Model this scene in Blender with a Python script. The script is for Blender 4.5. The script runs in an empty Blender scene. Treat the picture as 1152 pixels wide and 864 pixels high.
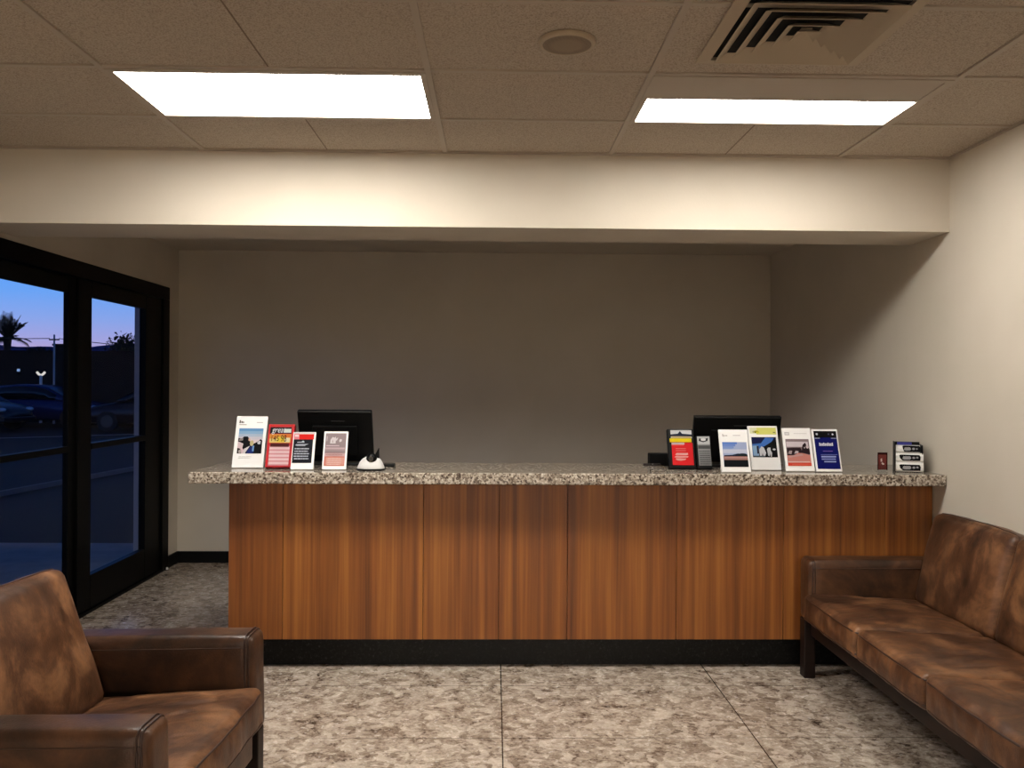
import bpy, bmesh, math, random
from math import sin, cos, pi, radians
from mathutils import Vector, Matrix, noise

random.seed(7)
SC = bpy.context.scene
COL = SC.collection

# ------------------------------------------------------------------ camera
F_PX, YAW, PITCH, ROLL, CAM_H = 972.962, .0204, .0004, .0062, 1.5321
def cam_axis(d):
    y = d[1]*cos(PITCH)-d[2]*sin(PITCH); z = d[1]*sin(PITCH)+d[2]*cos(PITCH); x = d[0]
    return Vector((x*cos(YAW)+y*sin(YAW), -x*sin(YAW)+y*cos(YAW), z))
cr = cam_axis((cos(ROLL), 0, sin(ROLL))); cu = cam_axis((-sin(ROLL), 0, cos(ROLL))); cf = cam_axis((0, 1, 0))
cam_data = bpy.data.cameras.new('camera'); cam = bpy.data.objects.new('camera', cam_data); COL.objects.link(cam)
cam_data.sensor_width = 36; cam_data.lens = 36*F_PX/1152; cam_data.clip_start = .05; cam_data.clip_end = 2000
m = Matrix.Identity(4)
for i in range(3):
    m[i][0] = cr[i]; m[i][1] = cu[i]; m[i][2] = -cf[i]
m[2][3] = CAM_H
cam.matrix_world = m
SC.camera = cam

# ------------------------------------------------------------------ exposure, lamp strengths
SC.view_settings.view_transform = 'Standard'; SC.view_settings.look = 'None'
SC.view_settings.exposure = 0.0; SC.view_settings.gamma = 1; SC.view_settings.use_curve_mapping = False
LAMP = 31.0            # radiance of the two fittings near the desk
LAMP_MID = 2.0
LAMP_FAR = 95.0         # fittings further back in the lobby
LAMP_COL = (1.0, .965, .90, 1)
SC.cycles.max_bounces = 8; SC.cycles.diffuse_bounces = 5; SC.cycles.transparent_max_bounces = 12
SC.cycles.sample_clamp_indirect = 4

# ------------------------------------------------------------------ world: dusk sky
W = bpy.data.worlds.new('dusk_sky'); SC.world = W; W.use_nodes = True
nt = W.node_tree; nt.nodes.clear()
tc = nt.nodes.new('ShaderNodeTexCoord'); sp = nt.nodes.new('ShaderNodeSeparateXYZ'); rp = nt.nodes.new('ShaderNodeValToRGB')
bg = nt.nodes.new('ShaderNodeBackground'); ow = nt.nodes.new('ShaderNodeOutputWorld')
nt.links.new(tc.outputs['Generated'], sp.inputs[0]); nt.links.new(sp.outputs['Z'], rp.inputs[0])
nt.links.new(rp.outputs[0], bg.inputs[0]); nt.links.new(bg.outputs[0], ow.inputs[0]); bg.inputs[1].default_value = 1.0
el = rp.color_ramp.elements
stops = [(0, (.02, .03, .06)), (.026, (.56, .40, .62)), (.042, (.44, .42, .80)), (.064, (.30, .43, .90)), (.092, (.17, .42, 1.0)),
         (.125, (.12, .40, 1.08)), (.2, (.06, .22, .75)), (.45, (.012, .05, .22)), (1, (.004, .015, .07))]
el[0].position = 0; el[0].color = (*stops[0][1], 1); el[1].position = 1; el[1].color = (*stops[-1][1], 1)
for p, c in stops[1:-1]:
    e = el.new(p); e.color = (*c, 1)

# ------------------------------------------------------------------ materials
MATS = {}
def srgb(r, g, b):
    f = lambda c: (c/255/12.92) if c/255 <= .04045 else ((c/255+.055)/1.055)**2.4
    return (f(r), f(g), f(b), 1)
def mat(name, col=(.5, .5, .5, 1), rough=.6, metal=0, spec=.5):
    if name in MATS: return MATS[name]
    m = bpy.data.materials.new(name); m.use_nodes = True; MATS[name] = m
    b = m.node_tree.nodes['Principled BSDF']
    b.inputs['Base Color'].default_value = col; b.inputs['Roughness'].default_value = rough
    b.inputs['Metallic'].default_value = metal; b.inputs['Specular IOR Level'].default_value = spec
    return m
class N:
    """small node-graph helper"""
    def __init__(s, m): s.t = m.node_tree; s.b = s.t.nodes['Principled BSDF']
    def n(s, kind, **kw):
        x = s.t.nodes.new('ShaderNode'+kind)
        for k, v in kw.items():
            if k in x.inputs.keys(): x.inputs[k].default_value = v
            else: setattr(x, k, v)
        return x
    def l(s, a, b): s.t.links.new(a, b)
    def coord(s, scale=(1, 1, 1), rot=(0, 0, 0)):
        c = s.n('TexCoord'); mp = s.n('Mapping'); mp.inputs['Scale'].default_value = scale; mp.inputs['Rotation'].default_value = rot
        s.l(c.outputs['Object'], mp.inputs[0]); return mp.outputs[0]
    def noise(s, vec, scale, detail=4, rough=.55, dist=0):
        x = s.n('TexNoise', Scale=scale, Detail=detail, Roughness=rough, Distortion=dist); s.l(vec, x.inputs['Vector']); return x.outputs[0]
    def voro(s, vec, scale, out='Distance', rnd=1):
        x = s.n('TexVoronoi', Scale=scale, Randomness=rnd); s.l(vec, x.inputs['Vector']); return x.outputs[out]
    def ramp(s, fac, stops, interp='LINEAR'):
        r = s.n('ValToRGB'); r.color_ramp.interpolation = interp; e = r.color_ramp.elements
        e[0].position = stops[0][0]; e[0].color = stops[0][1]; e[1].position = stops[-1][0]; e[1].color = stops[-1][1]
        for p, c in stops[1:-1]:
            q = e.new(p); q.color = c
        s.l(fac, r.inputs[0]); return r.outputs[0]
    def mix(s, fac, a, b, mode='MIX'):
        x = s.n('MixRGB', blend_type=mode)
        for i, v in ((0, fac), (1, a), (2, b)):
            if hasattr(v, 'is_linked'): s.l(v, x.inputs[i])
            else: x.inputs[i].default_value = v
        return x.outputs[0]
    def math(s, op, a, b=0.0, c=0.0):
        x = s.n('Math', operation=op)
        for i, v in ((0, a), (1, b), (2, c)):
            if hasattr(v, 'is_linked'): s.l(v, x.inputs[i])
            else: x.inputs[i].default_value = v
        return x.outputs[0]
    def bump(s, h, strength=.3, dist=.01):
        x = s.n('Bump', Strength=strength, Distance=dist); s.l(h, x.inputs['Height']); s.l(x.outputs[0], s.b.inputs['Normal'])
    def col(s, o): s.l(o, s.b.inputs['Base Color'])
G = lambda v: (v, v, v, 1)

def wall_mat(name, c1, c2):
    m = mat(name, rough=.75, spec=.25); n = N(m); v = n.coord()
    f = n.noise(v, 1.6, 3); n.col(n.ramp(f, [(.3, c1), (.7, c2)])); n.bump(n.noise(v, 90, 3), .12, .004); return m
M_WALL = wall_mat('painted_wall', srgb(197, 187, 171), srgb(205, 195, 180))
M_ALC = M_WALL
# ceiling tile
m = mat('mineral_ceiling_tile', rough=.95, spec=.15); n = N(m); v = n.coord()
f = n.noise(v, 160, 3, .7); n.col(n.ramp(f, [(.36, srgb(146, 134, 121)), (.5, srgb(180, 168, 153)), (.7, srgb(190, 178, 163))])); n.bump(f, .5, .004); M_TILE = m
M_GRID = mat('ceiling_grid_metal', srgb(170, 158, 143), .55)
M_VENT = mat('vent_metal', srgb(176, 162, 142), .6, 0, .2)
M_SLOT = mat('vent_dark', G(.004), .9)
# floor granite tiles
m = mat('granite_floor_tile', rough=.22, spec=.5); n = N(m); v = n.coord((1, 1.0, 1), (0, 0, .5))
a = n.noise(v, 8, 10, .7, 1.2); b = n.noise(v, 48, 6, .7, .4); d = n.noise(n.coord((1, 2.2, 1), (0, 0, -.6)), 24, 7, .7, 1.3)
mixf = n.math('MULTIPLY_ADD', a, .5, n.math('MULTIPLY_ADD', b, .28, n.math('MULTIPLY', d, .24)))
base = n.ramp(mixf, [(.38, srgb(54, 42, 34)), (.44, srgb(112, 96, 83)), (.485, srgb(160, 144, 129)), (.54, srgb(182, 167, 151)), (.62, srgb(220, 207, 191))])
chips = n.ramp(n.voro(v, 34), [(0, G(.35)), (.28, G(.8)), (.5, G(1))]); base = n.mix(.30, base, chips, 'MULTIPLY')
cw = n.n('RGBToBW'); dv = n.n('MixRGB'); dv.inputs[0].default_value = .14; nz = n.n('TexNoise', Scale=12, Detail=5); n.l(v, nz.inputs['Vector']); n.l(v, dv.inputs[1]); n.l(nz.outputs['Color'], dv.inputs[2])
n.l(n.voro(dv.outputs[0], 27, 'Color'), cw.inputs[0])
base = n.mix(n.ramp(cw.outputs[0], [(.60, G(0)), (.80, G(.46))]), base, srgb(222, 207, 192))
base = n.mix(n.ramp(cw.outputs[0], [(.20, G(.42)), (.36, G(0))]), base, srgb(96, 76, 62))
c = n.n('TexCoord'); s3 = n.n('SeparateXYZ'); n.l(c.outputs['Object'], s3.inputs[0])
def joint(axis, off, step, hw):
    t = n.math('FRACT', n.math('DIVIDE', n.math('SUBTRACT', s3.outputs[axis], off-50*step), step))
    t = n.math('ABSOLUTE', n.math('SUBTRACT', t, .5)); return n.math('GREATER_THAN', t, .5-hw/step)
jx = joint('X', .0437, 1.1, .0028); jy = joint('Y', 3.744, .652, .0022)
base = n.mix(n.math('MULTIPLY', jy, .8), base, srgb(62, 52, 44)); base = n.mix(n.math('MULTIPLY', jx, n.math('MULTIPLY_ADD', n.math('GREATER_THAN', s3.outputs['X'], -.5), .72, .2)), base, srgb(40, 33, 28))
n.col(base); rr = n.ramp(n.noise(v, 30, 4), [(.3, G(.16)), (.7, G(.30))]); n.l(rr, n.b.inputs['Roughness'])
M_FLOOR = m
# speckled granite top
def granite(name, stops, sc, rough):
    m = mat(name, rough=rough); n = N(m); v = n.coord()
    a = n.noise(v, sc, 5, .65, .6); e = n.voro(v, sc*1.3, 'Color'); bw = n.n('RGBToBW'); n.l(e, bw.inputs[0])
    f = n.math('MULTIPLY_ADD', a, .68, n.math('MULTIPLY', bw.outputs[0], .32)); n.col(n.ramp(f, stops)); return m
M_GRAN = granite('speckled_granite', [(.33, srgb(54, 41, 33)), (.42, srgb(104, 91, 79)), (.49, srgb(148, 135, 121)), (.57, srgb(178, 167, 152)), (.66, srgb(208, 199, 186))], 74, .08)
M_BLACKGRAN = granite('black_granite', [(.38, G(.0015)), (.52, G(.003)), (.64, G(.010)), (.74, G(.035))], 70, .45)
M_BLACKGRAN.node_tree.nodes['Principled BSDF'].inputs['Specular IOR Level'].default_value = .2
# walnut veneer, vertical grain
m = mat('walnut_veneer', rough=.42, spec=.4); n = N(m)
wide = n.noise(n.coord((9, 9, .35)), 1, 2, .5); fine = n.noise(n.coord((75, 75, 1.2)), 1, 5, .6, .15); mid = n.noise(n.coord((26, 26, .3)), 1, 3, .5, .3)
f = n.math('MULTIPLY_ADD', wide, .42, n.math('MULTIPLY_ADD', fine, .28, n.math('MULTIPLY', mid, .34)))
n.col(n.ramp(f, [(.34, srgb(76, 40, 17)), (.45, srgb(112, 62, 27)), (.54, srgb(136, 81, 34)), (.64, srgb(160, 101, 46)), (.74, srgb(186, 122, 66))]))
n.bump(fine, .08, .002); M_WOOD = m
M_WOODSIDE = m
# leather
def leather(name, dark, mid_, light, seed):
    m = mat(name, rough=.4, spec=.36); n = N(m)
    c = n.n('TexCoord'); mp = n.n('Mapping'); mp.inputs['Location'].default_value = (seed, seed*2, 0); n.l(c.outputs['Object'], mp.inputs[0]); v = mp.outputs[0]
    a = n.noise(v, 4.2, 6, .62, .7); b = n.noise(v, 18, 4, .6)
    f = n.math('MULTIPLY_ADD', a, .8, n.math('MULTIPLY', b, .2)); n.col(n.ramp(f, [(.37, dark), (.49, mid_), (.64, light)]))
    n.l(n.ramp(n.noise(v, 11, 4), [(.0, G(.34)), (1, G(.42))]), n.b.inputs['Roughness'])
    h = n.math('MULTIPLY_ADD', n.noise(v, 6, 4, .5, .5), 1.5, n.math('MULTIPLY', n.voro(v, 160), .12)); n.bump(h, .28, .010); return m
M_LEATHER = leather('aged_brown_leather', srgb(50, 31, 20), srgb(84, 54, 35), srgb(138, 96, 64), 1.3)
M_LEATHER2 = leather('aged_brown_leather_arm', srgb(42, 27, 17), srgb(66, 42, 27), srgb(96, 64, 42), 5.1)
M_WELT = mat('leather_piping', srgb(56, 32, 20), .45)
m = mat('dark_stained_wood', srgb(38, 20, 13), .5, 0, .25); n = N(m); n.col(n.ramp(n.noise(n.coord((3, 3, 20)), 2, 4), [(.3, srgb(18, 9, 6)), (.7, srgb(34, 19, 13))])); M_DARKWOOD = m
M_BLACKMETAL = mat('black_frame_metal', G(.0012), .45, 0, .06)
M_BASEB = mat('black_baseboard', G(.003), .5, 0, .15)
M_BLKPL = mat('black_plastic', G(.002), .4, 0, .15)
M_BLKMATTE = mat('black_matte_plastic', G(.0015), .6, 0, .1)
M_WHITE = mat('white_plastic', srgb(214, 212, 209), .35)
M_CARD = mat('white_card', srgb(226, 224, 222), .45)
M_GREYLINE = mat('grey_print', srgb(120, 116, 112), .5)
M_RED = mat('red_plastic', srgb(160, 30, 38), .4, 0, .3)
M_CLEAR = None
def glassy(name, refl=.05, tint=(1, 1, 1, 1), rough=.02):
    m = bpy.data.materials.new(name); m.use_nodes = True; t = m.node_tree; t.nodes.clear()
    tr = t.nodes.new('ShaderNodeBsdfTransparent'); gl = t.nodes.new('ShaderNodeBsdfGlossy'); fr = t.nodes.new('ShaderNodeLayerWeight'); pw = t.nodes.new('ShaderNodeMath'); ml = t.nodes.new('ShaderNodeMath'); mx = t.nodes.new('ShaderNodeMixShader'); o = t.nodes.new('ShaderNodeOutputMaterial')
    tr.inputs[0].default_value = tint; gl.inputs['Roughness'].default_value = rough; fr.inputs[0].default_value = .5; pw.operation = 'POWER'; pw.inputs[1].default_value = 4; ml.operation = 'MULTIPLY_ADD'; ml.inputs[1].default_value = .14; ml.inputs[2].default_value = refl*.12
    t.links.new(fr.outputs['Facing'], pw.inputs[0]); t.links.new(pw.outputs[0], ml.inputs[0]); t.links.new(ml.outputs[0], mx.inputs[0]); t.links.new(tr.outputs[0], mx.inputs[1]); t.links.new(gl.outputs[0], mx.inputs[2]); t.links.new(mx.outputs[0], o.inputs[0])
    return m
M_GLASS = glassy('window_glass', .05, (.93, .95, .97, 1))
M_ACRYL = glassy('clear_acrylic', .09, (.96, .97, .97, 1))
def emit(name, col, k):
    m = bpy.data.materials.new(name); m.use_nodes = True; t = m.node_tree; t.nodes.clear()
    e = t.nodes.new('ShaderNodeEmission'); o = t.nodes.new('ShaderNodeOutputMaterial'); e.inputs[0].default_value = col; e.inputs[1].default_value = k
    t.links.new(e.outputs[0], o.inputs[0]); return m
M_LAMP = emit('lit_diffuser', LAMP_COL, LAMP); M_LAMPFAR = emit('lit_diffuser_lobby', LAMP_COL, LAMP_FAR); M_LAMPMID = emit('lit_diffuser_dimmed', LAMP_COL, LAMP_MID)
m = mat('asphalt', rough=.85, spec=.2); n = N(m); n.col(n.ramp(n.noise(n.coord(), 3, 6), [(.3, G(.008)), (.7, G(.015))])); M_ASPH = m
m = mat('concrete_walk', rough=.8, spec=.2); n = N(m); n.col(n.ramp(n.noise(n.coord(), 5, 5), [(.3, G(.19)), (.7, G(.24))])); M_CONC = m
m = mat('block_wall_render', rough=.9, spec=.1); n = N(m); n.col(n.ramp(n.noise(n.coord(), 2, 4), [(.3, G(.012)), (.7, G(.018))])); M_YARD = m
M_LINE = mat('road_paint', G(.35), .7)
M_DARKLEAF = mat('dark_foliage', (.006, .012, .006, 1), .8)
M_BARK = mat('dark_bark', (.012, .01, .008, 1), .9)
M_CARBLUE = mat('car_paint_blue', (.010, .03, .11, 1), .25, .3)
M_CARDARK = mat('car_paint_dark', (.004, .006, .012, 1), .3, .2)
M_TYRE = mat('tyre_rubber', G(.006), .8)
M_CARGLASS = mat('car_glass', (.004, .006, .01, 1), .15)
M_CHROME = mat('chrome', G(.6), .15, 1)
M_HEAD = mat('headlight_glass', G(.6), .15, .3)
M_POLE = mat('pale_pole', G(.4), .7)
M_MOUNT = mat('distant_ridge', (.05, .07, .22, 1), 1, 0, 0)

_pc = {}
def pm(r, g, b):
    k = (r, g, b)
    if k not in _pc: _pc[k] = mat('print_ink_%02x%02x%02x' % k, tuple(max(0, q-.004)*.62 for q in srgb(r, g, b)[:3])+(1,), .55, 0, .12)
    return _pc[k]

# ------------------------------------------------------------------ mesh helpers
def link(name, bm, mats, parent=None, smooth=False, loc=None, fixn=True):
    if fixn: bmesh.ops.recalc_face_normals(bm, faces=bm.faces)
    me = bpy.data.meshes.new(name); bm.to_mesh(me); bm.free()
    for mm in (mats if isinstance(mats, (list, tuple)) else [mats]): me.materials.append(mm)
    if smooth:
        for p in me.polygons: p.use_smooth = True
    o = bpy.data.objects.new(name, me); COL.objects.link(o)
    if parent: o.parent = parent
    if loc: o.location = loc
    return o
def tag(o, label, cat, group=None, kind=None):
    o['label'] = label; o['category'] = cat
    if group: o['group'] = group
    if kind: o['kind'] = kind
    return o
def thing(name, label, cat, loc=(0, 0, 0), rz=0, group=None):
    o = bpy.data.objects.new(name, None); COL.objects.link(o); o.location = loc; o.rotation_euler = (0, 0, rz)
    o.empty_display_size = .1
    return tag(o, label, cat, group)
def struct(name, bm, m, smooth=False):
    o = link(name, bm, m, None, smooth); o['kind'] = 'structure'; return o
def box(bm, a, b, bev=0, seg=2, mi=0, M=None):
    x0, y0, z0 = [min(p, q) for p, q in zip(a, b)]; x1, y1, z1 = [max(p, q) for p, q in zip(a, b)]
    r = bmesh.ops.create_cube(bm, size=1); vs = r['verts']
    for v in vs:
        v.co = Vector(((x0+x1)/2+v.co.x*(x1-x0), (y0+y1)/2+v.co.y*(y1-y0), (z0+z1)/2+v.co.z*(z1-z0)))
    fs = set(f for v in vs for f in v.link_faces)
    if bev:
        es = list(set(e for v in vs for e in v.link_edges))
        r = bmesh.ops.bevel(bm, geom=es, offset=bev, segments=seg, affect='EDGES', profile=.5)
        nv = set(r['verts']) | set(v for v in vs if v.is_valid); fs = set(f for v in nv for f in v.link_faces); vs = list(nv)
    for f in fs: f.material_index = mi
    if M is not None:
        for v in set(v for f in fs for v in f.verts): v.co = M @ v.co
    return bm
def B(*args, **kw): return box(bmesh.new(), *args, **kw)
def cyl(bm, c, r, h, axis='z', seg=24, r2=None, mi=0):
    rot = {'z': Matrix.Identity(4), 'x': Matrix.Rotation(pi/2, 4, 'Y'), 'y': Matrix.Rotation(-pi/2, 4, 'X')}[axis]
    q = bmesh.ops.create_cone(bm, cap_ends=True, segments=seg, radius1=r, radius2=r if r2 is None else r2, depth=h, matrix=Matrix.Translation(c) @ rot)
    for f in set(f for v in q['verts'] for f in v.link_faces): f.material_index = mi
    return bm
def tube(bm, pts, rad, seg=8, closed=False):
    pts = [Vector(p) for p in pts]; n_ = len(pts); rings = []
    up = Vector((0, 0, 1))
    for i, p in enumerate(pts):
        a = pts[(i-1) % n_] if (closed or i > 0) else p; b = pts[(i+1) % n_] if (closed or i < n_-1) else p
        t = (b-a).normalized(); u = t.cross(up)
        if u.length < .05: u = t.cross(Vector((1, 0, 0)))
        u.normalize(); w = u.cross(t); rr = rad[i] if isinstance(rad, (list, tuple)) else rad
        rings.append([bm.verts.new(p+rr*(cos(2*pi*k/seg)*u+sin(2*pi*k/seg)*w)) for k in range(seg)])
    for i in range(n_ if closed else n_-1):
        A, C = rings[i], rings[(i+1) % n_]
        for k in range(seg): bm.faces.new((A[k], A[(k+1) % seg], C[(k+1) % seg], C[k]))
    if not closed:
        bm.faces.new(rings[0]); bm.faces.new(rings[-1])
    return bm
def prism(bm, poly, axis, a, b, mi=0):
    """extrude a 2-D outline along an axis"""
    def P(u, v, w): return {'x': (w, u, v), 'y': (u, w, v), 'z': (u, v, w)}[axis]
    A = [bm.verts.new(P(u, v, a)) for u, v in poly]; C = [bm.verts.new(P(u, v, b)) for u, v in poly]; n_ = len(poly)
    fs = [bm.faces.new(A), bm.faces.new(C[::-1])]+[bm.faces.new((A[i], A[(i+1) % n_], C[(i+1) % n_], C[i])) for i in range(n_)]
    for f in fs: f.material_index = mi
    return bm
def soft_fn(size, r, puff=(0, 0, 0), wr=.004, seed=0, wscale=5, fold=0):
    h = Vector(size)/2
    def f(q):  # q on the unit cube surface (-.5...5)
        p = Vector((q[0]*size[0], q[1]*size[1], q[2]*size[2]))
        inner = Vector([max(-(h[i]-r), min(h[i]-r, p[i])) for i in range(3)]); d = p-inner
        if d.length > 1e-9: p = inner + d.normalized()*r
        u = [1-min(1, abs(2*q[i]))**2.4 for i in range(3)]
        p.x += puff[0]*(1 if q[0] > 0 else -1)*min(1, abs(2*q[0]))*u[1]*u[2]
        p.y += puff[1]*(1 if q[1] > 0 else -1)*min(1, abs(2*q[1]))*u[0]*u[2]
        p.z += puff[2]*(1 if q[2] > 0 else -1)*min(1, abs(2*q[2]))*u[0]*u[1]
        if fold and q[2] > 0:
            e = u[0]*.7+.3
            p.z -= fold*e*max(0, 1-abs(noise.noise(Vector((p.x*3.2+p.y*2+seed, p.y*15-p.x*5, seed))))*5)*min(1, 2*q[2])*(.4+.6*abs(noise.noise(Vector((p.x*3, p.y*3, seed+4))))*2)
        if wr:
            n1 = noise.noise(Vector((p.x*wscale+seed, p.y*wscale*1.7, p.z*wscale))); n2 = noise.noise(Vector((p.x*wscale*3+seed, p.y*wscale*5, p.z*wscale*2)))
            p += p.normalized()*(wr*n1+wr*.45*n2)
        return p
    return f
def soft_box(fn, cuts=26, M=None):
    bm = bmesh.new(); bmesh.ops.create_cube(bm, size=1); bmesh.ops.subdivide_edges(bm, edges=bm.edges[:], cuts=cuts, use_grid_fill=True)
    for v in bm.verts:
        p = fn(v.co); v.co = M @ p if M is not None else p
    return bm
def welt(fn, pts, M=None, rad=.0042, closed=False):
    out = []
    for i in range(len(pts)-(0 if closed else 1)):
        a = Vector(pts[i]); b = Vector(pts[(i+1) % len(pts)]); k = 16
        out += [a.lerp(b, j/k) for j in range(k)]
    if not closed: out.append(Vector(pts[-1]))
    P = [fn(q) for q in out]; P = [M @ p if M is not None else p for p in P]
    return tube(bmesh.new(), P, rad, 6, closed)

# ------------------------------------------------------------------ room shell
XL, XR, YB, YF, ZC, ZA = -2.688, 2.378, 7.41, -6.6, 2.727, 2.657
YBM0, YBM1, ZBM = 4.481, 4.911, 2.344
struct('floor', B((XL-.25, YF-.1, -.1), (XR+.1, YB+.1, 0)), M_FLOOR)
struct('wall_back', B((XL-.25, YB, 0), (XR+.1, YB+.12, 2.9)), M_WALL)
struct('wall_right', B((XR, YF, 0), (XR+.12, YB, 2.9)), M_WALL)
struct('wall_front', B((XL-.25, YF-.12, 0), (XR+.1, YF, 2.9)), mat('pale_lobby_wall', srgb(228, 220, 206), .8))
DY0, DY1, DZ = 3.75, 7.155, 2.308
bm = bmesh.new(); box(bm, (XL, YF, 0), (XL-.22, DY0, 2.9)); box(bm, (XL, DY1, 0), (XL-.0755, YB, 2.9)); box(bm, (XL, DY0, DZ), (XL-.22, DY1, 2.9))
struct('wall_left', bm, M_WALL)
struct('ceiling', B((XL, YF, ZC+.006), (XR, YBM0+.05, ZC+.08)), M_TILE)
bm = B((XL, YBM0, ZBM), (XR, YBM1, 2.85)); struct('trim_1', bm, M_WALL)                 # dropped beam over the counter
struct('trim_2', B((XL, YBM1, ZA), (XR, YB, ZA+.1)), M_WALL)                           # alcove ceiling
# ceiling grid
GX = [-1.505-1.219, -1.505, -.262, .596, 1.79]; DYG = .6096; GY = [3.31+DYG-DYG*k for k in range(0, 18)]
bm = bmesh.new()
for x in GX[1:]: box(bm, (x-.012, YF, ZC-.002), (x+.012, YBM0, ZC+.010))
for y in GY: box(bm, (XL, y-.011, ZC-.0015), (XR, y+.011, ZC+.010))
for y in (YBM0-.012,): box(bm, (XL, y-.010, ZC-.004), (XR, y+.012, ZC+.01))
box(bm, (XR-.016, YF, ZC-.004), (XR, YBM0, ZC+.01))
struct('trim_3', bm, M_GRID)
# scored centre lines on the long tiles
bm = bmesh.new()
for x in (-.866, 1.19):
    for k in range(-1, 16):
        y1 = GY[0]+DYG-DYG*(k+1) if k >= 0 else YBM0-.02
        y0 = (GY[k] if k >= 0 else GY[0])
        if k in (0, 6, 15): continue
        if k == -1: y0, y1 = GY[0]+.012, YBM0-.024
        else: y0, y1 = GY[k]-DYG+.012, GY[k]-.012
        if x > 1 and k == 1: continue
        box(bm, (x-.0025, y0, ZC+.0045), (x+.0025, y1, ZC+.0085))
struct('trim_4', bm, mat('tile_score', srgb(120, 104, 90), .9))
# baseboards
ZBB = .098
struct('baseboard_back', B((XL, YB-.014, 0), (XR, YB, ZBB), bev=.003), M_BASEB)
bm = bmesh.new(); box(bm, (XL, DY1+.02, 0), (XL+.014, YB-.014, ZBB)); box(bm, (XL, YF, 0), (XL+.014, DY0-.02, ZBB)); struct('baseboard_left', bm, M_BASEB)
bm = bmesh.new(); box(bm, (XR-.014, YF, 0), (XR, 4.58, ZBB)); box(bm, (XR-.014, 5.1, 0), (XR, YB-.014, ZBB)); struct('baseboard_right', bm, M_BASEB)

# ------------------------------------------------------------------ glazed entrance in the left wall
XG = XL-.02
door = bpy.data.objects.new('door_1', None); COL.objects.link(door); door.location = (XG, 5.4, 0); door['kind'] = 'structure'
def dpart(name, bm, m, parent=door):
    for v in bm.verts: v.co -= Vector((XG, 5.4, 0))
    o = link(name, bm, m, parent); return o
bm = bmesh.new(); fx0, fx1 = XL-.075, XL+.022
box(bm, (fx0, DY0, 2.205), (fx1, DY1, DZ), .004); box(bm, (fx0, 7.02, 0), (fx1, DY1, 2.205), .004); box(bm, (fx0, DY0, 0), (fx1, DY0+.1, 2.205), .004)
box(bm, (fx0, DY0, 0), (fx1-.004, DY1, .022))
dpart('door_frame', bm, M_BLACKMETAL)
def leaf(y0, y1, s0, s1, x0, x1, rail):
    bm = bmesh.new()
    box(bm, (x0, y0, .022), (x1, y0+s0, 2.2), .003); box(bm, (x0, y1-s1, .022), (x1, y1, 2.2), .003)
    box(bm, (x0, y0+s0, .022), (x1, y1-s1, .245), .003); box(bm, (x0, y0+s0, 2.098), (x1, y1-s1, 2.2), .003)
    box(bm, (x0-.004, y0+s0, rail), (x1+.004, y1-s1, rail+.040), .003)
    lf = dpart('door_leaf', bm, M_BLACKMETAL)
    xm = (x0+x1)/2; g = B((xm-.003, y0+s0-.005, .24), (xm+.003, y1-s1+.005, 2.103))
    for v in g.verts: v.co -= Vector((XG, 5.4, 0))
    link('glass_pane', g, M_GLASS, lf)
leaf(3.86, 5.64, .17, .10, XL-.048, XL-.012, 1.082)
leaf(5.63, 7.02, .186, .31, XL-.045, XL+.006, 1.082)
# brown casing lip round the opening
bm = bmesh.new(); box(bm, (XL, DY0-.03, DZ), (XL+.008, DY1+.03, DZ+.03)); box(bm, (XL, DY1, 0), (XL+.008, DY1+.022, DZ)); struct('trim_5', bm, M_WALL)
t = thing('door_stop', 'tiny pale floor stop at the foot of the black glazed entrance', 'door stop', (-2.655, 7.1, 0))
link('stop_base', cyl(bmesh.new(), (0, 0, .004), .014, .008), M_CHROME, t); link('bumper', cyl(bmesh.new(), (0, 0, .016), .010, .016, r2=.008), M_WHITE, t)

# ------------------------------------------------------------------ ceiling lamps
def lamp(x0, x1, y0, y1, label, lit=(0, 1), group='ceiling light panels', lampm=None):
    t = thing('ceiling_light', label, 'ceiling light', ((x0+x1)/2, (y0+y1)/2, ZC-.03), 0, group)
    w, d = (x1-x0)/2, (y1-y0)/2; bm = bmesh.new(); zt = .031
    for a, b in (((-w, -d), (w, -d+.03)), ((-w, d-.022), (w, d)), ((-w, -d+.03), (-w+.022, d-.022)), ((w-.022, -d+.03), (w, d-.022))):
        box(bm, (*a, zt-.006), (*b, zt+.004))
    link('frame', bm, M_GRID, t)
    ya = -d+.03+lit[0]*(2*d-.052); yb = -d+.03+lit[1]*(2*d-.052)
    link('diffuser', B((-w+.022, ya, zt-.002), (w-.022, yb, zt+.002)), lampm or M_LAMP, t)
    if lit[0] > 0: link('reflector_pan', B((-w+.022, -d+.03, zt-.003), (w-.022, ya, zt+.003)), M_GRID, t)
    return t
lamp(-1.495, -.272, 3.322, 3.91, 'white ceiling light panel, fully lit, left of the round speaker')
lamp(.606, 1.78, 3.322, 3.92, 'white ceiling light panel beside the vent, dark along its near strip', (.44, 1))
lamp(-1.495, -.272, GY[7]+.012, GY[6]-.012, 'white ceiling light panel over the open lobby floor', lampm=M_LAMPMID, group='lobby light panels')
lamp(.606, 1.78, GY[7]+.012, GY[6]-.012, 'white ceiling light panel over the lobby on the sofa side', lampm=M_LAMPMID, group='lobby light panels')
lamp(-1.495, -.272, GY[16]+.012, GY[15]-.012, 'white ceiling light panel at the far end of the lobby, door side', lampm=M_LAMPFAR, group='lobby light panels')
lamp(.606, 1.78, GY[16]+.012, GY[15]-.012, 'white ceiling light panel at the far end of the lobby, sofa side', lampm=M_LAMPFAR, group='lobby light panels')

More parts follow.
